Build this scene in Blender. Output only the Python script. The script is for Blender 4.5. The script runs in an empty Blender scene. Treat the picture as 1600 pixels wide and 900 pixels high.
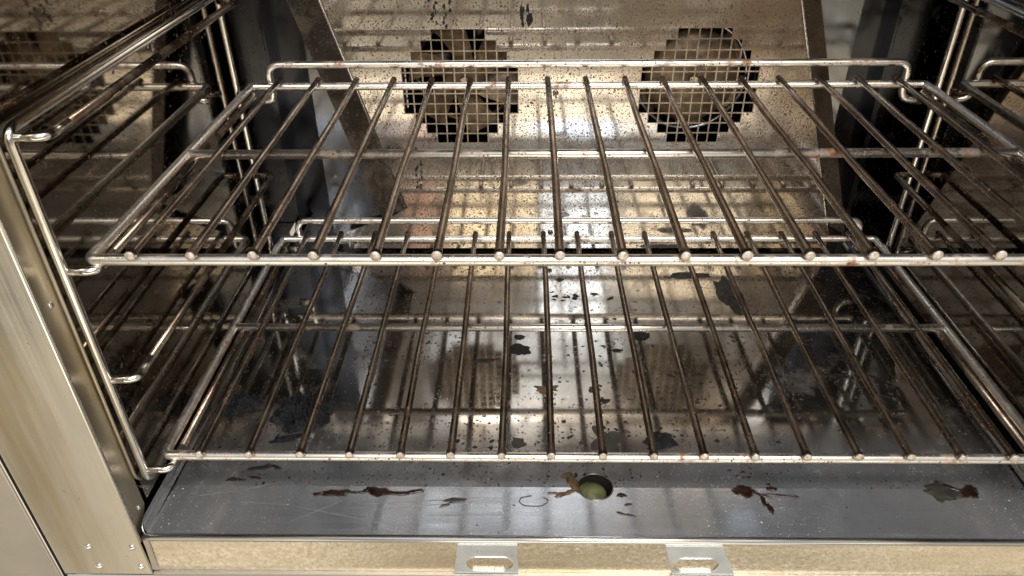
import bpy, bmesh, math, random
from mathutils import Vector, Matrix, noise
random.seed(7)
S = bpy.context.scene
C = S.collection
R = math.radians

# ------------------------------------------------------------------ camera
F, YAW, PIT, ROL = 1166.05, -0.0210, 0.58520, -0.0110
CAM = Vector((-0.06304, -0.41730, 0.24834))
fw = Vector((math.sin(YAW)*math.cos(PIT), math.cos(YAW)*math.cos(PIT), -math.sin(PIT)))
rt = Vector((math.cos(YAW), -math.sin(YAW), 0)); up = rt.cross(fw)
r2 = math.cos(ROL)*rt + math.sin(ROL)*up; u2 = -math.sin(ROL)*rt + math.cos(ROL)*up
cd = bpy.data.cameras.new('camera'); cam = bpy.data.objects.new('camera', cd); C.objects.link(cam)
cd.sensor_width = 36; cd.lens = F/1600*36; cd.clip_start = 0.01; cd.clip_end = 100
M = Matrix((r2, u2, -fw)).transposed().to_4x4(); M.translation = CAM
cam.matrix_world = M
S.camera = cam
S.render.resolution_x = 1024; S.render.resolution_y = 576
S.view_settings.view_transform = 'Standard'; S.view_settings.look = 'None'
S.view_settings.exposure = 0.08; S.view_settings.gamma = 1.0
S.cycles.max_bounces = 14; S.cycles.glossy_bounces = 10; S.cycles.diffuse_bounces = 4
S.cycles.sample_clamp_indirect = 6; S.cycles.blur_glossy = 0.3

# ------------------------------------------------------------------ room light (the warm kitchen behind the camera)
W = bpy.data.worlds.new('World'); S.world = W; W.use_nodes = True
nt = W.node_tree; N = nt.nodes; Lk = nt.links
bg = N['Background']
tc = N.new('ShaderNodeTexCoord'); sp = N.new('ShaderNodeSeparateXYZ'); Lk.new(tc.outputs['Generated'], sp.inputs[0])
mr = N.new('ShaderNodeMapRange'); mr.inputs[1].default_value = -1; mr.inputs[2].default_value = 1
Lk.new(sp.outputs['Z'], mr.inputs[0])
cr = N.new('ShaderNodeValToRGB'); e = cr.color_ramp.elements
e[0].position = 0.0; e[0].color = (0.60, 0.53, 0.42, 1)
e[1].position = 1.0; e[1].color = (0.55, 0.55, 0.55, 1)
for p, c in ((0.40, (0.95, 0.83, 0.64, 1)), (0.47, (0.42, 0.37, 0.30, 1)), (0.56, (0.26, 0.25, 0.23, 1)), (0.72, (0.60, 0.62, 0.64, 1))):
    q = cr.color_ramp.elements.new(p); q.color = c
Lk.new(mr.outputs[0], cr.inputs[0])
nz = N.new('ShaderNodeTexNoise'); nz.inputs['Scale'].default_value = 2.6; nz.inputs['Detail'].default_value = 2
Lk.new(tc.outputs['Generated'], nz.inputs['Vector'])
m2 = N.new('ShaderNodeMapRange'); m2.inputs[1].default_value = .38; m2.inputs[2].default_value = .62; m2.inputs[3].default_value = .35; m2.inputs[4].default_value = 1.5
Lk.new(nz.outputs[0], m2.inputs[0])
mx = N.new('ShaderNodeVectorMath'); mx.operation = 'SCALE'
Lk.new(cr.outputs[0], mx.inputs[0]); Lk.new(m2.outputs[0], mx.inputs['Scale'])
Lk.new(mx.outputs[0], bg.inputs['Color']); bg.inputs['Strength'].default_value = 0.86

def area(name, loc, target, sx, sy, power, col):
    l = bpy.data.lights.new(name, 'AREA'); l.shape = 'RECTANGLE'; l.size = sx; l.size_y = sy
    l.energy = power; l.color = col
    o = bpy.data.objects.new(name, l); C.objects.link(o); o.location = loc
    o.rotation_euler = (Vector(target)-Vector(loc)).to_track_quat('-Z', 'Y').to_euler()
    return o
area('ceiling_lamp', (0.25, -1.05, 1.75), (0, .15, -.1), 1.3, .35, 33, (1.0, .95, .87))
area('window_light', (0.15, -1.6, 1.00), (.05, .3, -.2), .30, .62, 5.0, (.70, .82, 1.0))
area('warm_wall_light', (-.20, -1.62, .84), (0, .3, -.2), .40, .42, 2.6, (1.0, .86, .58))
area('cool_ceiling_light', (-.05, -1.6, 1.70), (0, .3, .1), .95, .55, 5.5, (.70, .83, 1.0))
area('added_red_light', (-.50, -1.62, .82), (0, .3, -.2), .15, .36, .45, (1.0, .58, .42))  # added reddish panel with no known source, makes the salmon patch on the baffle
area('warm_wall_light', (.62, -1.62, .90), (.1, .3, -.2), .55, .50, 3.0, (1.0, .88, .66))
area('low_warm_light', (-.1, -1.7, -.95), (0, .3, -.05), 2.6, .5, 7, (1.0, .86, .66))

# ------------------------------------------------------------------ materials
MT = {}
def mat(name, base=(.5, .48, .45), base2=None, metal=1.0, rough=.2, rvar=.1, blotch=9, brush=None, brush_amt=.12,
        specks=(), grime=None, bump=.0, bscale=60, bstr=.1, emit=None, tint=None, plane='xyz', streak=None, yblend=None, zone=None):
    """steel-like surface; specks: (scale, radius, keep, colour, mask scale, mask threshold)"""
    m = bpy.data.materials.new(name); m.use_nodes = True; MT[name] = m
    t = m.node_tree; n = t.nodes; l = t.links
    b = n['Principled BSDF']
    g = n.new('ShaderNodeNewGeometry'); pos = g.outputs['Position']
    def noi(scale, detail=4, vec=pos, rough_=.6):
        q = n.new('ShaderNodeTexNoise'); q.inputs['Scale'].default_value = scale; q.inputs['Detail'].default_value = detail
        q.inputs['Roughness'].default_value = rough_; l.new(vec, q.inputs['Vector']); return q.outputs[0]
    def rng(src, a, b_, c=0, d=1):
        q = n.new('ShaderNodeMapRange'); q.inputs[1].default_value = a; q.inputs[2].default_value = b_
        q.inputs[3].default_value = c; q.inputs[4].default_value = d; l.new(src, q.inputs[0]); return q.outputs[0]
    def mixc(f, a, b_):
        q = n.new('ShaderNodeMix'); q.data_type = 'RGBA'
        for i, v in ((6, a), (7, b_)):
            if isinstance(v, tuple): q.inputs[i].default_value = (*v, 1)
            else: l.new(v, q.inputs[i])
        l.new(f, q.inputs[0]); return q.outputs[2]
    def mth(op, a, b_):
        q = n.new('ShaderNodeMath'); q.operation = op
        for i, v in ((0, a), (1, b_)):
            if isinstance(v, (int, float)): q.inputs[i].default_value = v
            else: l.new(v, q.inputs[i])
        return q.outputs[0]
    base2 = base2 or tuple(c*.7 for c in base)
    bn = rng(noi(blotch, 5), .35, .65)
    col = mixc(bn, base, base2)
    ro = rng(noi(blotch*1.7, 4), .3, .7, max(.03, rough-rvar), rough+rvar)
    met = None
    if brush:
        mp = n.new('ShaderNodeMapping'); mp.inputs['Scale'].default_value = brush; l.new(pos, mp.inputs['Vector'])
        bt = noi(1.0, 3, mp.outputs[0])
        ro = mth('ADD', ro, rng(bt, .3, .7, -brush_amt, brush_amt))
    mask = None
    if zone:       # (direction, lo, hi, colour): baked-on patina, heavier towards one corner
        dt = n.new('ShaderNodeVectorMath'); dt.operation = 'DOT_PRODUCT'; l.new(pos, dt.inputs[0]); dt.inputs[1].default_value = zone[0]
        zz = mth('ADD', dt.outputs['Value'], rng(noi(13, 6), .3, .7, -.07, .07))
        zz = rng(zz, zone[1], zone[2]); col = mixc(zz, col, zone[3]); ro = mth('ADD', ro, mth('MULTIPLY', zz, .08))
    if streak:     # (scale vector, colour, lo, hi): long soft streaks of a second tone
        mq = n.new('ShaderNodeMapping'); mq.inputs['Scale'].default_value = streak[0]; l.new(pos, mq.inputs['Vector'])
        col = mixc(rng(noi(1.0, 5, mq.outputs[0]), streak[2], streak[3]), col, streak[1])
    if grime:      # (scale, lo, hi, colour, roughness)
        gs, lo, hi, gc, gr = grime
        gm = rng(noi(gs, 7, rough_=.7), lo, hi)
        col = mixc(gm, col, gc)
        ro = mth('ADD', ro, mth('MULTIPLY', gm, gr)); mask = mth('MULTIPLY', gm, .75)
    for (sc, rad, keep, sc_col, ms, mt_) in specks:
        wob = n.new('ShaderNodeVectorMath'); wob.operation = 'SCALE'; wn = n.new('ShaderNodeTexNoise'); wn.inputs['Scale'].default_value = sc*1.6
        l.new(pos, wn.inputs['Vector']); l.new(wn.outputs['Color'], wob.inputs[0]); wob.inputs['Scale'].default_value = .8/sc
        ad = n.new('ShaderNodeVectorMath'); l.new(pos, ad.inputs[0]); l.new(wob.outputs[0], ad.inputs[1])
        v = n.new('ShaderNodeTexVoronoi'); v.inputs['Scale'].default_value = sc; l.new(ad.outputs[0], v.inputs['Vector'])
        if plane != 'xyz':
            v.voronoi_dimensions = '2D'; sx_ = n.new('ShaderNodeSeparateXYZ'); cx_ = n.new('ShaderNodeCombineXYZ')
            l.new(ad.outputs[0], sx_.inputs[0]); l.new(sx_.outputs['XYZ'.index(plane[0].upper())], cx_.inputs[0]); l.new(sx_.outputs['XYZ'.index(plane[1].upper())], cx_.inputs[1])
            l.new(cx_.outputs[0], v.inputs['Vector'])
        s_ = n.new('ShaderNodeSeparateColor'); l.new(v.outputs['Color'], s_.inputs[0])
        k = mth('LESS_THAN', s_.outputs[0], keep)
        rr = mth('MULTIPLY', s_.outputs[1], rad)
        d = mth('SUBTRACT', rr, v.outputs['Distance'])
        dm = mth('MULTIPLY', rng(d, 0, rad*.25), k)
        if ms: dm = mth('MULTIPLY', dm, rng(noi(ms, 2), mt_, mt_+.08))
        col = mixc(dm, col, sc_col); ro = mth('ADD', ro, mth('MULTIPLY', dm, .3))
        mask = dm if mask is None else mth('MAXIMUM', mask, dm)
    if yblend:     # reflected brightness put into the colour towards the front of the pan: (y0, y1, colour, metallic, roughness)
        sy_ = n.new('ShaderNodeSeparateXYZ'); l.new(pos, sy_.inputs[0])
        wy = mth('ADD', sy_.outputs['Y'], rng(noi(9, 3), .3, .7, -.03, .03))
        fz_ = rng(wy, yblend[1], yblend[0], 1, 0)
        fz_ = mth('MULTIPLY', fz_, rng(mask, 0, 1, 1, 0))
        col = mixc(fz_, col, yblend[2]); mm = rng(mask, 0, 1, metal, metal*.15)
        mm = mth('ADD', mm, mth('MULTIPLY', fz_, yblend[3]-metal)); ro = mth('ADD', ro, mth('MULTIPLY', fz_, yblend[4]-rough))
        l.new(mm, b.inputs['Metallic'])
    elif mask is not None: l.new(rng(mask, 0, 1, metal, metal*.15), b.inputs['Metallic'])
    else: b.inputs['Metallic'].default_value = metal
    l.new(col, b.inputs['Base Color']); l.new(ro, b.inputs['Roughness'])
    if bump:
        bu = n.new('ShaderNodeBump'); bu.inputs['Strength'].default_value = bstr; bu.inputs['Distance'].default_value = bump
        l.new(noi(bscale, 4), bu.inputs['Height']); l.new(bu.outputs[0], b.inputs['Normal'])
    return m

BR = (.10, .055, .028); BK = (.012, .010, .010); RU = (.30, .13, .05)
mat('side_steel', (.43, .40, .355), (.29, .26, .225), 1, .03, .02, 7, bump=.0004, bscale=7, bstr=.08,
    grime=(16, .60, .85, (.15, .12, .095), .15), specks=((150, .30, .35, BR, 14, .48), (420, .30, .30, BR, 9, .48)), plane='yz')
mat('corner_steel', (.085, .09, .105), (.055, .058, .066), 1, .16, .06, 5, brush=(60, 60, 3), brush_amt=.05)  # near-black base puts the dark reflections of the rear corners into the colour
mat('plate_steel', (.34, .36, .38), (.22, .23, .25), .95, .15, .05, 8, brush=(160, 160, 5), brush_amt=.05,
    specks=((220, .3, .20, BR, 12, .48),), plane='xz')
mat('baffle_steel', (.64, .60, .545), (.50, .465, .42), .97, .075, .04, 6, brush=(5, 5, 90), brush_amt=.02, bump=.0004, bscale=14, bstr=.15,
    grime=(17, .54, .84, (.22, .16, .11), .16),
    specks=((520, .44, .80, (.13, .085, .05), 6, .32), (270, .36, .45, BR, 8, .40), (150, .24, .22, BR, 9, .43), (1100, .44, .7, (.2, .14, .09), 5, .34)), plane='xz', zone=((.6, 0, 1.0), -.03, .17, (.27, .205, .15)))
mat('strip_steel', (.42, .37, .31), (.24, .20, .16), .92, .20, .08, 12,
    grime=(30, .5, .75, (.14, .09, .055), .2), specks=((380, .40, .5, BR, 20, .40),), plane='xz')
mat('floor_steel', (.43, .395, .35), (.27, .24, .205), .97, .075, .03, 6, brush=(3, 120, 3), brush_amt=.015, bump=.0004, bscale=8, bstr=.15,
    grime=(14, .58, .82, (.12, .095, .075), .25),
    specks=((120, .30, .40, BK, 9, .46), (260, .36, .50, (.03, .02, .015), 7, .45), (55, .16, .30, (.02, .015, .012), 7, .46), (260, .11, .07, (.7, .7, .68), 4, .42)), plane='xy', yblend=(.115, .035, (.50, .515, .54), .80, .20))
mat('lip_steel', (.74, .77, .82), (.55, .575, .62), .84, .19, .06, 8, brush=(5, 320, 320), brush_amt=.06, bump=.0003, bscale=120, bstr=.12,
    grime=(20, .62, .85, (.28, .26, .21), .1),
    specks=((170, .14, .16, BK, 8, .48), (230, .17, .12, (.9, .9, .89), 10, .47), (560, .22, .14, (.8, .8, .8), 5, .4)), plane='xy')
mat('front_steel', (1.0, .93, .79), (.72, .62, .45), .9, .22, .07, 330, brush=(6, 6, 120), brush_amt=.06, bump=.0010, bscale=300, bstr=.45, streak=((5, 5, 30), (.74, .64, .48), .45, .65))
mat('lip_edge', (.97, .97, .97), (.9, .9, .9), 1, .20, .05, 20)
mat('cap_steel', (.78, .72, .66), (.50, .41, .33), .5, .34, .1, 190, grime=(300, .52, .68, (.22, .11, .06), .2), bump=.001, bscale=420, bstr=.6)
mat('return_steel', (.50, .44, .33), (.38, .32, .22), .8, .30, .06, 8, streak=((30, 30, 6), (.62, .56, .44), .5, .7))
mat('jamb_steel', (.78, .76, .71), (.68, .635, .54), 1, .20, .06, 5, brush=(300, 300, 3), brush_amt=.07, bump=.0006, bscale=7, bstr=.3, streak=((20, 20, 1.6), (.46, .37, .22), .42, .68),
    specks=((120, .10, .05, BR, 0, 0),), plane='xz')
mat('bracket_steel', (.74, .79, .84), (.62, .66, .70), .8, .34, .05, 30, specks=((400, .2, .15, BR, 0, 0),), plane='xz')
mat('rod_steel', (.29, .235, .18), (.10, .072, .052), .96, .21, .07, 22, brush=(900, 9, 900), brush_amt=.04,
    grime=(34, .50, .68, (.075, .042, .024), .18), specks=((420, .44, .5, RU, 26, .48), (240, .3, .3, (.02, .012, .008), 20, .48)), bump=.0004, bscale=190, bstr=.25)
mat('bar_steel', (.97, .94, .89), (.84, .78, .69), .97, .29, .06, 22,
    grime=(38, .55, .67, (.30, .145, .065), .22), specks=((380, .44, .6, (.13, .05, .025), 20, .46), (700, .4, .5, (.3, .17, .09), 26, .45)), bump=.0003, bscale=80, bstr=.08)
mat('grille_steel', (.36, .31, .25), (.24, .19, .14), .9, .26, .08, 60, specks=((620, .4, .5, BR, 0, 0),), plane='xz')
mat('halo_film', (.20, .165, .125), (.12, .09, .065), .7, .26, .08, 160)
mat('guide_steel', (.88, .86, .81), (.68, .64, .58), 1, .19, .05, 24,
    grime=(36, .60, .76, (.26, .16, .09), .25), bump=.0004, bscale=160, bstr=.2)
mat('char', (.016, .016, .020), (.006, .006, .007), 0, .34, .12, 90, bump=.004, bscale=420, bstr=1)
mat('crust', (.010, .008, .007), (.022, .014, .010), 0, .45, .15, 120, bump=.003, bscale=500, bstr=.7)
mat('spill_red', (.009, .003, .0025), (.030, .010, .006), 0, .10, .06, 140, bump=.002, bscale=240, bstr=.5)
mat('spill_tan', (.15, .09, .035), (.07, .038, .015), 0, .35, .1, 200, bump=.002, bscale=300, bstr=.5)
mat('film_grey', (.060, .056, .048), (.035, .032, .026), .2, .5, .1, 120)
mat('drain_olive', (.17, .175, .075), (.085, .085, .04), .1, .55, .1, 90, bump=.002, bscale=240, bstr=.5)
mat('fan_tan', (.34, .25, .15), (.15, .095, .055), .35, .42, .1, 45, grime=(60, .44, .66, (.065, .036, .018), .2), bump=.001, bscale=120, bstr=.4)
mat('fan_dark', (.06, .05, .04), (.03, .025, .02), .6, .5, .1, 20)
mat('black_gap', (.012, .011, .010), (.02, .017, .014), .0, .6, .1, 20)
mat('rivet_steel', (.92, .91, .89), (.8, .79, .77), 1, .26, .04, 60)
mat('outer_steel', (.52, .48, .42), (.42, .39, .34), .8, .42, .07, 7, brush=(4, 4, 160), brush_amt=.05)
mat('scratch', (.62, .62, .62), (.4, .4, .4), .6, .4, .1, 200)

# ------------------------------------------------------------------ helpers
def empty(name, loc):
    o = bpy.data.objects.new(name, None); C.objects.link(o); o.location = loc; o.empty_display_size = .03; return o
def tag(o, label=None, cat=None, group=None, kind=None):
    for k, v in (('label', label), ('category', cat), ('group', group), ('kind', kind)):
        if v: o[k] = v
    return o
def build(name, bm, m, parent=None, smooth=False, origin=None, bevel=0):
    """bmesh in world coordinates -> one mesh object, placed under its parent"""
    bm.normal_update()
    root = Vector((0, 0, 0)); p = parent
    while p is not None: root += p.location; p = p.parent
    org = Vector(origin) if origin else None
    if org is None:
        vs = [v.co for v in bm.verts]
        org = Vector(((min(v.x for v in vs)+max(v.x for v in vs))/2, (min(v.y for v in vs)+max(v.y for v in vs))/2, min(v.z for v in vs)))
    for v in bm.verts: v.co -= org
    me = bpy.data.meshes.new(name); bm.to_mesh(me); bm.free()
    me.materials.append(MT[m])
    if smooth: me.polygons.foreach_set('use_smooth', [True]*len(me.polygons))
    o = bpy.data.objects.new(name, me); C.objects.link(o); o.parent = parent; o.location = org-root
    if bevel:
        b = o.modifiers.new('bevel', 'BEVEL'); b.width = bevel; b.segments = 2; b.limit_method = 'ANGLE'
    return o
def fillet(pts, r, n=5):
    out = [Vector(pts[0])]
    for i in range(1, len(pts)-1):
        a, b, c = Vector(pts[i-1]), Vector(pts[i]), Vector(pts[i+1])
        d1 = (a-b); d2 = (c-b); rr = min(r, d1.length*.49, d2.length*.49)
        d1.normalize(); d2.normalize(); p, q = b+d1*rr, b+d2*rr
        for k in range(n+1):
            t = k/n; out.append(p*(1-t)**2 + b*2*t*(1-t) + q*t*t)
    out.append(Vector(pts[-1])); return out
def tube(bm, pts, rad, fil=0, seg=12, closed=False, cap=True):
    if fil: pts = fillet(pts, fil)
    pts = [Vector(p) for p in pts]
    rads = rad if isinstance(rad, (list, tuple)) else [rad]*len(pts)
    t = (pts[1]-pts[0]).normalized(); ref = Vector((0, 0, 1)) if abs(t.z) < .9 else Vector((1, 0, 0))
    nrm = (ref - t*ref.dot(t)).normalized(); rings = []
    for i, p in enumerate(pts):
        if i == 0: tt = pts[1]-pts[0]
        elif i == len(pts)-1: tt = pts[-1]-pts[-2]
        else: tt = (pts[i+1]-p).normalized()+(p-pts[i-1]).normalized()
        tt.normalize(); nrm = (nrm-tt*nrm.dot(tt)).normalized(); bi = tt.cross(nrm)
        rings.append([bm.verts.new(p+(nrm*math.cos(a)+bi*math.sin(a))*rads[i]) for a in [2*math.pi*k/seg for k in range(seg)]])
    for a, b in zip(rings, rings[1:]):
        for k in range(seg): bm.faces.new((a[k], a[(k+1) % seg], b[(k+1) % seg], b[k]))
    if cap: bm.faces.new(rings[0][::-1]); bm.faces.new(rings[-1])
    return bm
def box(bm, x0, x1, y0, y1, z0, z1):
    v = [bm.verts.new((x, y, z)) for x in (x0, x1) for y in (y0, y1) for z in (z0, z1)]
    for f in ((0, 1, 3, 2), (4, 6, 7, 5), (0, 4, 5, 1), (2, 3, 7, 6), (0, 2, 6, 4), (1, 5, 7, 3)): bm.faces.new([v[i] for i in f])
    return bm
def extrude_poly(bm, poly, vec):
    a = [bm.verts.new(p) for p in poly]; b = [bm.verts.new(Vector(p)+Vector(vec)) for p in poly]
    bm.faces.new(a); bm.faces.new(b[::-1]); n = len(a)
    for i in range(n): bm.faces.new((a[i], b[i], b[(i+1) % n], a[(i+1) % n]))
    bmesh.ops.recalc_face_normals(bm, faces=bm.faces); return bm
def disc(bm, c, axis, r, h, seg=24, dome=0.0):
    """short cylinder / domed head along axis"""
    c = Vector(c); ax = Vector(axis).normalized()
    prof = [(r, 0), (r, h*.6), (r*.86, h), (r*.45, h+dome*.8), (0.0005*r, h+dome)]
    pts = [c+ax*p[1] for p in prof]; return tube(bm, pts, [p[0] for p in prof], seg=seg)
NB = bmesh.new

FZ = -.25          # cavity floor level
XL, XR = -.374, .370

# ------------------------------------------------------------------ the oven shell
oven = tag(empty('oven', (0, .2, FZ-.06)), 'soiled stainless steel oven cavity with two square-mesh fan grilles at the back', 'oven')
lw = build('side_wall', box(NB(), XL-.003, XL, -.006, .479, FZ+.018, .52), 'side_steel', oven)
rw = build('side_wall', box(NB(), XR, XR+.003, -.03, .479, FZ+.018, .52), 'side_steel', oven)
bk = build('back_wall', box(NB(), -.374, .374, .500, .504, FZ-.02, .52), 'corner_steel', oven)
build('ceiling', box(NB(), -.374, .374, -.03, .50, .5205, .525), 'corner_steel', oven)
# corner posts closing the cavity behind the side walls
for sx, x in ((-1, XL), (1, XR)):
    build('corner_post', box(NB(), x-.004 if sx < 0 else x-.003, x+.003 if sx < 0 else x+.004, .4795, .4998, FZ-.01, .5195), 'corner_steel', oven)
# mounting plates behind the baffle, either side
for x0, x1 in ((-.311, -.200), (.198, .302)):
    pl = build('mounting_plate', box(NB(), x0, x1, .4300, .4314, FZ+.006, .5195), 'plate_steel', oven)
    xe = x0 if x0 < 0 else x1
    build('plate_edge', box(NB(), xe-.0012, xe+.0012, .4316, .452, FZ+.006, .5195), 'plate_steel', pl)

# ---- perforated baffle with the two fan grilles, slanted sides
BY = .42
def edgeL(z): return -.284 + (.065-z)*.285
def edgeR(z): return .2312 + (.062-z)*.3255
bm = NB()
ROWS = [5, 7, 9, 11, 11, 11, 11, 11, 9, 7, 5]
PI_, WI = .0121, .0016
GR = [(-.1372, -.0325), (.1340, -.0330)]
def quad(bm, x0, x1, z0, z1): bm.faces.new([bm.verts.new(p) for p in ((x0, BY, z0), (x1, BY, z0), (x1, BY, z1), (x0, BY, z1))])
H = PI_*11/2
gt, gb = GR[0][1]+H, GR[0][1]-H
gr_bm = {cx: NB() for cx, _ in GR}
for cx, _ in GR:
    cz = GR[0][1]
    for i in range(11):
        z1 = cz+H-i*PI_; z0 = z1-PI_; nrow = ROWS[i]
        for j in range(11):
            x0 = cx-H+j*PI_; x1 = x0+PI_
            if abs(j-5) <= nrow//2:
                w = WI/2
                gbm = gr_bm[cx]
                quad(gbm, x0, x1, z1-w, z1); quad(gbm, x0, x1, z0, z0+w)
                quad(gbm, x0, x0+w, z0+w, z1-w); quad(gbm, x1-w, x1, z0+w, z1-w)
            else: quad(bm, x0, x1, z0, z1)
a, b = GR[0][0]+H, GR[1][0]-H
quad(bm, a, b, gb, gt)
TOP, BOT, KN = .5190, FZ+.0075, -.1862
def poly(bm, pts): bm.faces.new([bm.verts.new((x, BY, z)) for x, z in pts])
poly(bm, [(edgeL(gt), gt), (edgeL(gb), gb), (GR[0][0]-H, gb), (GR[0][0]-H, gt)])
poly(bm, [(GR[1][0]+H, gt), (GR[1][0]+H, gb), (edgeR(gb), gb), (edgeR(gt), gt)])
poly(bm, [(edgeL(TOP), TOP), (edgeL(gt), gt), (edgeR(gt), gt), (edgeR(TOP), TOP)])
poly(bm, [(edgeL(gb), gb), (edgeL(KN), KN), (-.232, -.198), (-.292, -.2200), (-.292, BOT), (.325, BOT), (edgeR(-.222), -.222), (edgeR(gb), gb)])
bmesh.ops.remove_doubles(bm, verts=bm.verts, dist=1e-5)
baf = build('baffle', bm, 'baffle_steel', oven)
so = baf.modifiers.new('thick', 'SOLIDIFY'); so.thickness = .0012; so.offset = -1
for cx, _ in GR:
    bmesh.ops.remove_doubles(gr_bm[cx], verts=gr_bm[cx].verts, dist=1e-5)
    gq = build('fan_grille', gr_bm[cx], 'grille_steel', baf)
    so = gq.modifiers.new('thick', 'SOLIDIFY'); so.thickness = .0011; so.offset = -1
# folded bottom edge of the baffle
build('bottom_fold', box(NB(), -.290, .323, .4165, .4192, BOT+.0002, BOT+.006), 'baffle_steel', baf)
# flanges folded forward along the slanted sides
fy, dl, dr = .390, -.0255, .0115
def flange(pts): 
    return extrude_poly(NB(), pts, (0, .0012, 0))
f = build('flange', flange([(edgeL(TOP), BY-.0005, TOP), (edgeL(TOP)+dl, fy, TOP), (edgeL(KN)+dl, fy, KN+.002), (edgeL(KN), BY-.0005, KN)]), 'strip_steel', baf)
f2 = build('flange', flange([(edgeR(TOP), BY-.0005, TOP), (edgeR(TOP)+dr, fy, TOP), (edgeR(-.21)+dr, fy, -.208), (edgeR(-.21), BY-.0005, -.21)]), 'strip_steel', baf)
for fn, pa in ((edgeL, f), (edgeR, f2)):
    zb = KN if fn is edgeL else -.21
    build('bright_edge', tube(NB(), [(fn(TOP), BY-.0012, TOP), (fn(zb), BY-.0012, zb)], .0012, seg=8), 'rivet_steel', pa, True)
for x, z in ((-.0283, -.0381), (-.0306, -.2209)):
    s = build('screw', disc(NB(), (x, BY-.0001, z), (0, -1, 0), .0034, .0012, dome=.0006), 'strip_steel', baf, True)
    build('screw_slot', disc(NB(), (x, BY-.0021, z), (0, -1, 0), .0012, .0003, 12), 'black_gap', s, True)

# ---- fans behind the grilles
def blade(bm, c, ang, r0, r1, w, twist, y):
    pts = []
    for t in (0, .35, .7, 1.0):
        r = r0+(r1-r0)*t; a_ = ang+t*.35; ww = w*(.6+.6*t)
        d = Vector((math.cos(a_), 0, math.sin(a_))); n_ = Vector((-d.z, 0, d.x))
        p = Vector((c[0], y, c[1]))+d*r
        pts.append((p-n_*ww*.5+Vector((0, -twist, 0)), p+n_*ww*.5+Vector((0, twist, 0))))
    for th in (0,):
        va = [(bm.verts.new(p), bm.verts.new(q)) for p, q in pts]
        vb = [(bm.verts.new(p+Vector((0, .0015, 0))), bm.verts.new(q+Vector((0, .0015, 0)))) for p, q in pts]
        for i in range(3):
            bm.faces.new((va[i][0], va[i+1][0], va[i+1][1], va[i][1])); bm.faces.new((vb[i][1], vb[i+1][1], vb[i+1][0], vb[i][0]))
            bm.faces.new((va[i][0], vb[i][0], vb[i+1][0], va[i+1][0])); bm.faces.new((va[i+1][1], vb[i+1][1], vb[i][1], va[i][1]))
        bm.faces.new((va[3][0], vb[3][0], vb[3][1], va[3][1])); bm.faces.new((va[0][1], vb[0][1], vb[0][0], va[0][0]))
    return bm
fan1 = empty('fan', Vector((GR[0][0], .455, GR[0][1])) - oven.location); fan1.parent = oven
c1 = (GR[0][0]+.004, GR[0][1]+.004)
for k in range(6):
    build('blade', blade(NB(), c1, R(90+60*k), .010, .066, .032, .006, .450), 'fan_tan', fan1)
build('hub', disc(NB(), (c1[0], .452, c1[1]), (0, -1, 0), .024, .010, dome=.004), 'fan_tan', fan1, True)
build('shaft_bolt', disc(NB(), (c1[0], .438, c1[1]), (0, -1, 0), .006, .006, 6), 'strip_steel', fan1)
bm = NB()
for r_ in (.060,): tube(bm, [(c1[0]+r_*math.cos(a_), .470, c1[1]+r_*math.sin(a_)) for a_ in [2*math.pi*i/48 for i in range(49)]], .0022, seg=8)
build('rear_ring', bm, 'fan_tan', fan1, True)
fan2 = empty('fan', Vector((GR[1][0], .455, GR[1][1])) - oven.location); fan2.parent = oven
c2 = (GR[1][0]-.003, GR[1][1]+.004)
for k in range(6):
    build('blade', blade(NB(), c2, R(20+60*k), .030, .066, .030, .004, .458), 'fan_tan', fan2)
build('cover_disc', disc(NB(), (c2[0], .456, c2[1]), (0, -1, 0), .054, .010, 48, dome=.004), 'fan_tan', fan2, True)
bm = NB()
tube(bm, [(c2[0]+.064*math.cos(a_), .452, c2[1]+.064*math.sin(a_)) for a_ in [2*math.pi*i/64 for i in range(65)]], .0032, seg=8)
build('inlet_ring', bm, 'plate_steel', fan2, True)
build('shaft_bolt', disc(NB(), (c2[0], .440, c2[1]), (0, -1, 0), .006, .006, 6), 'strip_steel', fan2)

# ---- floor pan: rear sheet, front sheet rising slightly to the lip, drain hole on the crease
hx, hy, hr = -.0026, .0240, .0147
x0, x1 = -.3672, .3640
SL = .100
def zf(y): return FZ + max(0, hy-y)*SL
bm = NB()
arc_b = [(hx+hr*math.cos(a_), hy+hr*math.sin(a_)) for a_ in [math.pi*i/18 for i in range(19)]]   # rear half, right to left
poly_b = [(x0, hy)] + [(px, py) for px, py in reversed(arc_b)] + [(x1, hy), (x1, .4985), (x0, .4985)]
bm.faces.new([bm.verts.new((px, py, FZ)) for px, py in poly_b])
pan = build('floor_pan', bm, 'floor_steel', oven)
bm = NB()
arc_f = [(hx+hr*math.cos(a_), hy+hr*math.sin(a_)) for a_ in [math.pi+math.pi*i/18 for i in range(19)]]
poly_f = [(x1, hy)] + list(reversed(arc_f)) + [(x0, hy), (x0-.0005, -.0310), (x1, -.0310)]
bm.faces.new([bm.verts.new((px, py, zf(py))) for px, py in poly_f]); bmesh.ops.recalc_face_normals(bm, faces=bm.faces)
for fc in bm.faces:
    if fc.normal.z < 0: fc.normal_flip()
build('front_sheet', bm, 'lip_steel', pan)
build('front_lip', tube(NB(), [(x0-.002, -.0330, zf(-.031)-.0018), (x1+.02, -.0330, zf(-.031)-.0018)], .0031, seg=16), 'lip_edge', pan, True)
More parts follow.
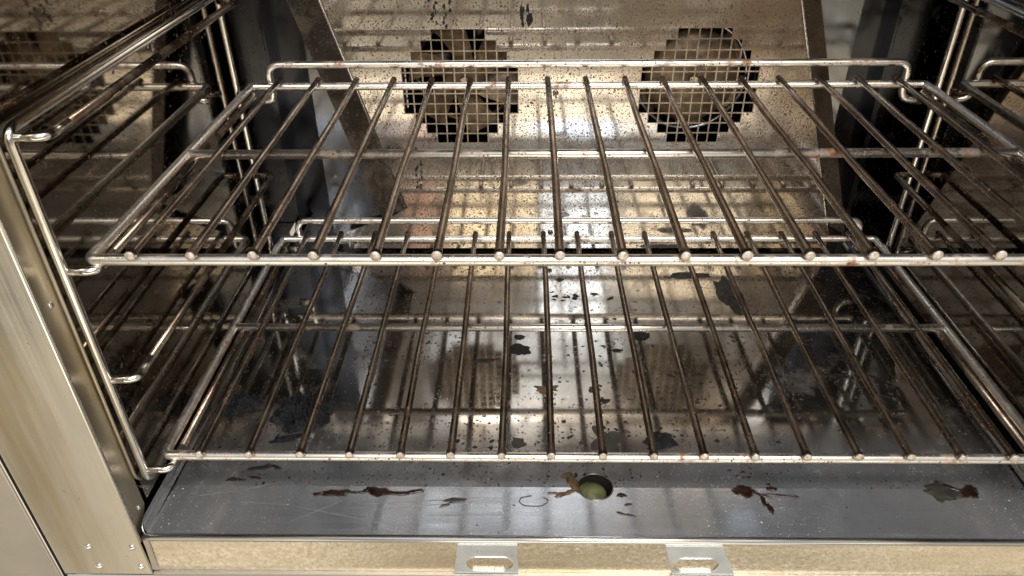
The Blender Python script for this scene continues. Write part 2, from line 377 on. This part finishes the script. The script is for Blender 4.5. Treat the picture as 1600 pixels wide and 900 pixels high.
for sx, xe in ((-1, x0), (1, x1)):     # upturned rims
    bm = NB()
    prof = [(0, 0), (.0016, .0008), (.0034, .0044), (.0042, .0095)]
    ys = [-.029, -.0245, -.018, .1, .25, .47]
    rows = []
    for iy, yy in enumerate(ys):
        sh = (.35, .85, 1, 1, 1, 1)[iy]
        rows.append([bm.verts.new((xe+sx*px*sh, yy, zf(yy)*(1)+pz*sh)) for px, pz in prof])
    for r_a, r_b in zip(rows, rows[1:]):
        for i in range(3): bm.faces.new((r_a[i], r_a[i+1], r_b[i+1], r_b[i]))
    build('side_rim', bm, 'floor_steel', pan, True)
for sx, xe in ((-1, x0), (1, x1)):
    build('rim_edge', tube(NB(), [(xe+sx*.001, -.0315, zf(-.03)), (xe+sx*.0034, -.0285, zf(-.0255)+.0048), (xe+sx*.0042, -.0215, FZ+.0118), (xe+sx*.0044, .02, FZ+.0098), (xe+sx*.0044, .47, FZ+.0098)], .0008, .004, seg=8), 'rivet_steel', pan, True)
pts = [(hx+hr*math.cos(a_), hy+hr*math.sin(a_)) for a_ in [2*math.pi*i/36 for i in range(36)]]
bm = NB()
ta = [bm.verts.new((px, py, zf(py)-.0001)) for px, py in pts]; tb_ = [bm.verts.new((px, py, FZ-.026)) for px, py in pts]
for i in range(36): bm.faces.new((ta[i], tb_[i], tb_[(i+1) % 36], ta[(i+1) % 36]))
dp = build('drain_pipe', bm, 'black_gap', pan, True)
build('drain_plug', disc(NB(), (hx-.0032, hy+.0022, FZ-.014), (0, 0, 1), .0138, .006, 40, dome=.003), 'drain_olive', dp, True)
build('drain_rim', tube(NB(), [(px+(px-hx)*.03, py+(py-hy)*.03, zf(py)+.0002) for px, py in pts+pts[:1]], .0005, seg=6, cap=False), 'strip_steel', pan, True)
# added black boxes stand in for the shade under and beside the pan
build('dark_backing', box(NB(), -.43, .43, -.0300, .51, FZ-.075, FZ-.045), 'black_gap', oven)
build('dark_backing', box(NB(), -.4300, -.3990, -.0300, .51, FZ-.04, .525), 'black_gap', oven)
build('dark_backing', box(NB(), .3990, .4300, -.0300, .51, FZ-.04, .525), 'black_gap', oven)

# ---- front face under the lip, with two slotted brackets
ff = build('front_face', box(NB(), -.3695, .55, -.0350, -.0335, FZ-.0350, zf(-.031)-.0035), 'front_steel', oven)
build('lower_trim', box(NB(), -.3700, .55, -.0385, -.0336, FZ-.075, FZ-.0352), 'outer_steel', ff, bevel=.0008)
build('seam_strip', extrude_poly(NB(), [(-.3680, -.0362, FZ+.0035), (-.3640, -.0362, FZ+.0035), (-.3655, -.0362, FZ-.034), (-.3705, -.0362, FZ-.034)], (0, .0010, 0)), 'outer_steel', ff)
def bracket(xa, xb, xc, xd, sx0, sx1):
    zt, zb = FZ+.0005, FZ-.0345
    sz1, sz0 = FZ-.0140, FZ-.0315
    # plate outline with a slot: two half plates meeting at the slot centre line
    bm = NB(); cx = (sx0+sx1)/2; r_ = (sz1-sz0)/2; zc = (sz1+sz0)/2
    upper = [(sx0, zc)] + [(sx0+r_-r_*math.cos(t), zc+r_*math.sin(t)) for t in [math.pi/2*i/8 for i in range(1, 9)]] \
        + [(sx1-r_+r_*math.sin(t), zc+r_*math.cos(t)) for t in [math.pi/2*i/8 for i in range(0, 8)]] + [(sx1, zc)]
    lower = [(x_, 2*zc-z_) for x_, z_ in upper]
    ma, mb = xa+(xc-xa)*.65, xb+(xd-xb)*.65
    pu = [(ma, zc), (xa, zt), (xb, zt), (mb, zc)] + upper[::-1]
    plw = [(mb, zc), (xd, zb), (xc, zb), (ma, zc)] + lower
    for pg in (pu, plw):
        sub = NB(); extrude_poly(sub, [(x_, -.0366, z_) for x_, z_ in pg], (0, .0014, 0))
        tmp = bpy.data.meshes.new('t'); sub.to_mesh(tmp); sub.free(); bm.from_mesh(tmp); bpy.data.meshes.remove(tmp)
    b_ = build('bracket', bm, 'bracket_steel', ff)
    bm = NB(); out = upper + lower[::-1]
    tube(bm, [(x_, -.0367, z_) for x_, z_ in out+out[:1]], .0006, seg=6, cap=False)
    build('slot_edge', bm, 'rivet_steel', b_, True)
    return b_
bracket(-.1168, -.0692, -.1210, -.0684, -.1110, -.0722)
bracket(.0485, .0935, .0570, .1075, .0560, .0935)

# ---- left jamb: front face, inner return, rivets, outer panel
jz0 = -.2890
jf = build('jamb_face', box(NB(), -.4452, -.3708, -.0372, -.0352, jz0, .54), 'jamb_steel', oven, bevel=.0012)
jr = build('jamb_return', extrude_poly(NB(), [(-.3740, -.0348, .53), (-.3740, -.0110, .53), (-.3740, -.0110, -.2060), (-.3740, -.0108, -.2330), (-.3740, -.0235, -.2480), (-.3740, -.0348, -.2500)], (-.0014, 0, 0)), 'return_steel', oven)
build('return_bead', tube(NB(), [(-.3722, -.0112, .53), (-.3722, -.0112, -.2010), (-.3722, -.0060, -.2090)], .0013, .004, seg=10), 'return_steel', jr, True)
build('bright_edge', tube(NB(), [(-.3704, -.0362, .53), (-.3704, -.0362, -.2480)], .0010, seg=8), 'rivet_steel', jf, True)
for x, z in ((-.4142, -.2536), (-.3789, -.2541), (-.4131, -.2782), (-.3786, -.2787)):
    build('rivet', disc(NB(), (x, -.0371, z), (0, -1, 0), .0030, .0010, 20, dome=.0010), 'rivet_steel', jf, True)
for y, z in ((-.0202, -.0286), (-.0182, -.2279), (-.0200, .14)):
    build('rivet', disc(NB(), (-.3739, y, z), (1, 0, 0), .0026, .0008, 20, dome=.0010), 'rivet_steel', jr, True)
build('outer_panel', box(NB(), -.66, -.4472, -.0400, -.0380, -.40, .54), 'outer_steel', oven, bevel=.001)
build('seam_gap', box(NB(), -.450, -.440, -.0345, -.0325, -.40, .54), 'black_gap', oven)
build('jamb_foot', box(NB(), -.4450, -.3715, -.0360, -.0340, -.40, jz0-.0022), 'bracket_steel', oven)

# ------------------------------------------------------------------ side rack guides
LV = (.0815, -.0122, -.1050, -.1990)
def guide(sx, xp, label):
    g = tag(empty('rack_guide', (xp, .17, -.212)), label, 'rack guide', 'wire rack guides on the side walls')
    r_ = .0034
    fr = NB()
    tube(fr, [(xp, .10, .0866), (xp, -.0075, .0866), (xp, -.0062, -.2105), (xp, .348, -.2105), (xp, .348, .0866), (xp, .10, .0866)], r_, .009, seg=12, cap=False)
    build('frame', fr, 'guide_steel', g, True)
    xi = xp - sx*.0205
    for z in LV:
        build('hook', tube(NB(), [(xp-sx*.002, -.0052, z), (xi, -.0046, z+.0002), (xi, .0200, z)], .0032, .007, seg=12), 'guide_steel', g, True)
        build('runner', tube(NB(), [(xi, .0202, z), (xi, .3420, z), (xp-sx*.002, .3420, z)], .0032, .007, seg=12), 'rod_steel', g, True)
    return g
guide(-1, -.3664, 'left wire guide with hooked runners, hung on the left side wall beside the jamb')
guide(1, .3645, 'right wire guide with hooked runners, hung on the right side wall')

# ------------------------------------------------------------------ racks
def make_rack(label):
    rk = tag(empty('oven_rack', (0, .174, -.0092)), label, 'oven rack', 'wire racks in the oven')
    br, zb = .0040, -.0064
    fr = NB()
    XF, YB = .3515, .3500
    tube(fr, [(-.0, 0, zb), (-XF, .0005, zb), (-XF, YB, zb), (XF, YB, zb), (XF, .0005, zb), (0, 0, zb)], br, .006, seg=14, cap=False)
    build('frame', fr, 'bar_steel', rk, True)
    build('crossbar', tube(NB(), [(-XF+.001, .1735, zb-.0002), (XF-.001, .1735, zb-.0002)], .0040, seg=14), 'bar_steel', rk, True)
    build('stop_bar', tube(NB(), [(-.3480, .3575, -.0240), (-.3325, .3575, -.0240), (-.3325, .3575, .0142), (.3330, .3575, .0142), (.3330, .3575, -.0240), (.3560, .3575, -.0270)], .0039, .012, seg=14), 'bar_steel', rk, True)
    for k in range(-8, 9):
        x = k*.04; j = lambda s_: random.uniform(-s_, s_)
        xa, xb = x+j(.0006), x+j(.0006)
        pts = [(xa, -.0058, 0), (xa, -.0048, 0), (xa, -.0020, 0), (xa, .0010, 0), (x+j(.0011), .12, j(.0006)), (x+j(.0011), .24, j(.0006)), (xb, .3530, 0), (xb, .3548, 0)]
        build('rod', tube(NB(), pts, [.0018, .0032, .0037, .0031, .0030, .0030, .0030, .0020], seg=12), 'rod_steel', rk, True)
        cp = build('weld_cap', disc(NB(), (xa, -.0050, j(.0003)), (0, -1, 0), .0034+j(.0004), .0010, 14, dome=.0008), 'cap_steel', rk, True)
    return rk
rack = make_rack('upper wire rack with a raised bar crossing the two fan grilles')
low = rack.copy(); C.objects.link(low)
low.location = rack.location+Vector((-.0017, .0046, -.1868))
low['label'] = 'lower wire rack just above the oven floor and the drain hole'
for ch in list(rack.children):
    c = ch.copy(); C.objects.link(c); c.parent = low

# ------------------------------------------------------------------ burnt remains and spills
def flake(name, x, y, sx, sy, h, m, label, cat, seed, rotz=0, group=None, ragged=.35, crumple=1.0, nr=10, na=40):
    """ragged lump lying on the pan"""
    bm = NB(); rings = []; sd = Vector((seed*3.7, seed*1.3, seed*7.1))
    cr_, sr_ = math.cos(rotz), math.sin(rotz)
    for i in range(nr+1):
        t = i/nr; ring = []
        for k in range(na):
            a_ = 2*math.pi*k/na
            o = 1+ragged*(noise.noise(Vector((math.cos(a_)*1.4, math.sin(a_)*1.4, 0))+sd)*1.6+.5*noise.noise(Vector((math.cos(a_)*5, math.sin(a_)*5, 2))+sd))
            px, py = math.cos(a_)*t*o*sx, math.sin(a_)*t*o*sy
            qx, qy = x+px*cr_-py*sr_, y+px*sr_+py*cr_
            env = (1-t**3)
            z = env*h*(.30+1.0*crumple*(.5-abs(noise.noise(Vector((qx*110, qy*110, 0))+sd))*1.6)+.45*crumple*noise.noise(Vector((qx*330, qy*330, 5))+sd))
            zz = zf(qy)+max(z, 0)+.0001*env + (0.00005)
            ring.append(bm.verts.new((qx, qy, zz)))
            if i == 0: break
        rings.append(ring)
    for k in range(na): bm.faces.new((rings[0][0], rings[1][k], rings[1][(k+1) % na]))
    for a_, b_ in zip(rings[1:], rings[2:]):
        for k in range(na): bm.faces.new((a_[k], b_[k], b_[(k+1) % na], a_[(k+1) % na]))
    o = build(name, bm, m, None, True)
    return tag(o, label, cat, group)
flake('charred_crust', -.3424, .126, .020, .014, .012, 'char', 'crinkled black charred crust lying farthest left on the floor pan', 'crust', 1, .3, crumple=1.5, nr=20, na=72)
flake('charred_crust', -.2750, .112, .027, .022, .018, 'char', 'largest crumpled black charred lump, under the left of the lower rack', 'crust', 2, .5, crumple=1.6, nr=26, na=96)
flake('charred_crust', -.2810, .082, .015, .005, .003, 'char', 'thin black sliver in front of the largest charred lump', 'crust', 3, .35)
flake('charred_crust', .0607, .0800, .015, .010, .008, 'char', 'glinting black charred lump just behind the lower rack front bar, right of the drain hole', 'crust', 4, .2, crumple=1.5)
flake('charred_crust', .1790, .322, .013, .034, .003, 'crust', 'long flat black burnt patch at the rear of the floor, below the right fan grille', 'burnt patch', 5, .05)
flake('charred_crust', .140, .363, .026, .007, .003, 'crust', 'wide thin black crust along the back of the floor, right of centre', 'burnt patch', 6, .0)
flake('charred_crust', -.0688, .214, .011, .010, .002, 'crust', 'round ragged black flake near the centre of the floor', 'burnt flake', 7)
flake('charred_crust', -.0690, .236, .006, .005, .0015, 'crust', 'small black flake just behind the round ragged one at the floor centre', 'burnt flake', 8)
flake('charred_crust', .0640, .240, .012, .009, .005, 'char', 'chunky black crumb right of the floor centre beneath the lower crossbar', 'burnt crumb', 9, -.4, crumple=1.4)
flake('charred_crust', .0354, .2132, .006, .0035, .002, 'crust', 'small dark oval crumb between the centre flake and the chunky crumb', 'burnt crumb', 10)
flake('charred_crust', -.105, .196, .013, .0035, .0012, 'crust', 'short jagged black streak left of the centre flake', 'burnt flake', 11, .15, ragged=.6)
flake('charred_crust', .216, .060, .008, .004, .0012, 'crust', 'small black smear under the right side of the lower rack', 'burnt flake', 12)
rf = random.Random(11)
for k in range(46):
    if k < 14: fx, fy = -.012+rf.gauss(0, .012), .312+rf.gauss(0, .012)
    elif k < 34: fx, fy = .085+rf.gauss(0, .045), .150+rf.gauss(0, .035)
    else: fx, fy = rf.uniform(-.22, .30), rf.uniform(.07, .36)
    q = .0012+.0022*rf.random()**2
    flake('burnt_fleck', fx, fy, q*rf.uniform(.8, 2.0), q, .0006, 'crust', ['tiny black fleck in the dense cluster at the back of the floor, centre', 'tiny black fleck among those peppering the floor right of centre', 'tiny lone black fleck far from the other flecks on the floor'][0 if k < 14 else 1 if k < 34 else 2], 'burnt fleck', 60+k, rf.uniform(-.8, .8), ['flecks clustered at the back', 'flecks peppered right of centre', 'stray flecks'][0 if k < 14 else 1 if k < 34 else 2], ragged=.55, nr=3, na=14)
flake('charred_crust', .118, .400, .03, .010, .002, 'crust', 'dark burnt ridge against the foot of the baffle', 'burnt patch', 14)
flake('grease_stain', .011, .083, .012, .018, .0008, 'film_grey', 'dark grey sooty smudge behind the drain hole', 'stain', 15, ragged=.5, crumple=.4)
flake('grease_stain', -.0700, .0760, .008, .007, .0006, 'film_grey', 'small round grey smudge left of the drain hole, behind the lower front bar', 'stain', 16, crumple=.4)
flake('grease_stain', -.040, .150, .012, .006, .0006, 'spill_tan', 'amber grease spot near the centre of the floor', 'stain', 17, crumple=.4, ragged=.6)
flake('grease_stain', .006, .150, .006, .004, .0008, 'spill_red', 'small dark red-brown drop right of the amber grease spot', 'stain', 18)
# spills on the front sheet, each one mesh of several joined pools
def spill(label, m, blobs, seed, name='grease_spill'):
    bm = NB()
    for i, (x, y, sx, sy, rz) in enumerate(blobs):
        sd = Vector((seed+i*1.7, seed*2.1, i*.9)); na = 30
        c_, s_ = math.cos(rz), math.sin(rz); rings = []
        for t, hh in ((0, .0009), (.55, .0010), (.9, .0006), (1.0, .00008), (1.22, .00003)):
            ring = []
            for k in range(na):
                a_ = 2*math.pi*k/na
                o = 1+.45*noise.noise(Vector((math.cos(a_)*1.8, math.sin(a_)*1.8, 0))+sd)+.2*noise.noise(Vector((math.cos(a_)*6, math.sin(a_)*6, 0))+sd)
                tt_ = t if t <= 1 else 1+.55*abs(noise.noise(Vector((math.cos(a_)*2.5, math.sin(a_)*2.5, 7))+sd))+.06
                px, py = math.cos(a_)*tt_*o*sx, math.sin(a_)*tt_*o*sy
                qx, qy = x+px*c_-py*s_, y+px*s_+py*c_
                ring.append(bm.verts.new((qx, qy, zf(qy)+hh+.00003*i)))
                if t == 0: break
            rings.append(ring)
        for k in range(na): bm.faces.new((rings[0][0], rings[1][k], rings[1][(k+1) % na]))
        for ir, (a_, b_) in enumerate(zip(rings[1:], rings[2:])):
            for k in range(na):
                fc_ = bm.faces.new((a_[k], b_[k], b_[(k+1) % na], a_[(k+1) % na]))
                if ir == 2: fc_.material_index = 1
    o = build(name, bm, m, None, True); o.data.materials.append(MT['halo_film'])
    return tag(o, label, 'grease spill')
spill('long reddish-brown grease streak on the front of the pan, left of the drain hole', 'spill_red',
      [(-.226, .0155, .011, .0040, .05), (-.240, .014, .004, .0020, 0), (-.205, .0165, .012, .0012, .05), (-.189, .0175, .009, .0045, -.1), (-.172, .0160, .012, .0024, 0), (-.158, .0180, .009, .0018, .2), (-.196, .020, .005, .003, 0)], 3)
spill('dark red grease pool with a forked trickle on the pan, right of the drain hole', 'spill_red',
      [(.1230, .0205, .0090, .0055, -.1), (.1370, .0160, .0075, .0012, -.45), (.1370, .0090, .0018, .0060, 0), (.1400, .0010, .0022, .0055, .05), (.1520, .0155, .0110, .0011, -.12), (.1650, .0140, .0030, .0012, 0), (.1480, .0235, .0040, .0024, 0)], 9)
spill('dark brown grease blot with a thin tail near the right end of the pan', 'spill_red',
      [(.3130, .0200, .0080, .0060, .2), (.3180, .0250, .0040, .0040, 0), (.3010, .0260, .0080, .0018, -.6), (.2950, .0310, .0035, .0008, -.6)], 14)
spill('matt olive-grey film patch beside the brown blot near the right end of the pan', 'film_grey', [(.2890, .0220, .0120, .0080, -.1), (.2980, .0180, .0080, .0060, 0)], 21)
spill('tan crusty dribble running into the left side of the drain hole', 'spill_tan',
      [(-.0215, .0290, .0040, .0085, .2), (-.0260, .0380, .0045, .0030, .5), (-.0250, .0185, .0060, .0022, .4), (-.0330, .0150, .0050, .0022, .6), (-.0390, .0170, .0040, .0012, 0)], 31)
spill('broken row of dark brown crumbs on the pan below the lower rack, far left', 'crust',
      [(-.318, .0310, .0060, .0018, .1), (-.300, .0330, .0050, .0014, -.2), (-.310, .0300, .0030, .0012, 0), (-.300, .0440, .0090, .0022, .15), (-.284, .0450, .0050, .0018, -.3), (-.292, .0480, .0030, .0010, 0)], 51)
spill('sprinkle of dark drops on the pan above the forked red trickle', 'crust',
      [(.117, .0440, .0020, .0012, 0), (.128, .0420, .0024, .0014, .3), (.132, .0360, .0014, .0012, 0), (.122, .0380, .0010, .0010, 0), (.136, .0460, .0012, .0008, 0)], 61)
spill('faint tan ghost of dried drips on the pan well left of the drain hole', 'film_grey', [(-.1220, .0080, .0090, .0028, .1), (-.1300, .0020, .0040, .0014, .4)], 71)
spill('tiny dried black scab on the pan just right of the drain hole', 'crust', [(.0190, .0150, .0035, .0022, 0), (.0230, .0040, .0030, .0010, .2), (.0160, -.0060, .0040, .0008, -.4), (.0230, -.0080, .0040, .0007, -.3)], 41)
bm = NB()
ring = []
for k in range(41):
    a_ = 2*math.pi*k/40+1.2
    rr = 1+.18*noise.noise(Vector((math.cos(a_)*2, math.sin(a_)*2, 3)))
    px, py = -.0560+math.cos(a_)*.0120*rr, .0075+math.sin(a_)*.0060*rr
    ring.append((px, py, zf(py)+.0002))
tube(bm, ring[3:38], [.0003+.0005*abs(noise.noise(Vector((i*.7, 0, 0)))) for i in range(35)], seg=6)
tag(build('grease_ring', bm, 'film_grey', None, True), 'thin black dried ring mark on the pan, left of the drain hole', 'grease ring')
def zs(y): return zf(y)+.00012
for pa, pb in (((-.352, .0100), (-.309, .0180)), ((-.309, .0180), (-.275, .0290)), ((-.262, -.0220), (-.215, .0080)), ((-.270, .0030), (-.160, -.0230)), ((-.318, .0060), (-.262, .0010)),
               ((.030, .0400), (.040, .0330)), ((-.20, .0020), (-.09, .0120)), ((-.190, -.004), (-.100, .0070))):
    bm = NB(); n_ = 10; wv = [random.uniform(-.0004, .0004) for _ in range(n_+1)]; va = []
    for i in range(n_+1):
        t = i/n_; px = pa[0]+(pb[0]-pa[0])*t; py = pa[1]+(pb[1]-pa[1])*t+wv[i]; w_ = .00030*math.sin(math.pi*min(max(t, .05), .95))
        va.append((bm.verts.new((px, py-w_, zs(py-w_))), bm.verts.new((px, py+w_, zs(py+w_)))))
    for a_, b_ in zip(va, va[1:]): bm.faces.new((a_[0], b_[0], b_[1], a_[1]))
    build('scratch', bm, 'scratch', pan)
# dark runs on the baffle
def run(label, pts, w, seed):
    bm = NB()
    for i, (x, z, sx, sz) in enumerate(pts):
        sd = Vector((seed+i, i*.37, seed)); na = 18; vs = []
        for k in range(na):
            a_ = 2*math.pi*k/na; o = 1+.7*noise.noise(Vector((math.cos(a_)*1.5, math.sin(a_)*1.5, 0))+sd)
            vs.append(bm.verts.new((x+math.cos(a_)*sx*o, BY-.0004-.00002*i, z+math.sin(a_)*sz*o)))
        c_ = bm.verts.new((x, BY-.0009-.00002*i, z))
        for k in range(na): bm.faces.new((c_, vs[k], vs[(k+1) % na]))
    return tag(build('grease_run', bm, 'crust', None, True), label, 'grease run')
run('two short thick black drips high on the back wall between the fan grilles', [(-.0665, .0500, .0026, .0095), (-.0585, .0440, .0032, .0075), (-.0605, .0550, .0020, .0050), (-.0655, .0385, .0014, .003)], 1, 3)
random.seed(5)
run('brown trickle of spots high on the back wall above the left fan grille', [(-.1610+random.uniform(-.006, .006), .074-i*.0042, .0008+random.random()*.0011, .0015+random.random()*.0020) for i in range(9)] + [(-.1480+random.uniform(-.004, .004), .070-i*.0042, .0007+random.random()*.0010, .0015+random.random()*.0020) for i in range(9)], 1, 9)
run('spotty brown trickle on the back wall below the left fan grille', [(-.1930+random.uniform(-.004, .004), -.106-i*.0034, .0006+random.random()*.0010, .0012+random.random()*.0018) for i in range(16)], 1, 17)
# bolt seen on the left side wall
bl = tag(build('wall_bolt', disc(NB(), (XL-.0001, .2040, .0790), (1, 0, 0), .0058, .0016, 24, dome=.0008), 'strip_steel', None, True), 'small round bolt head on the left side wall behind the upper runner', 'bolt')
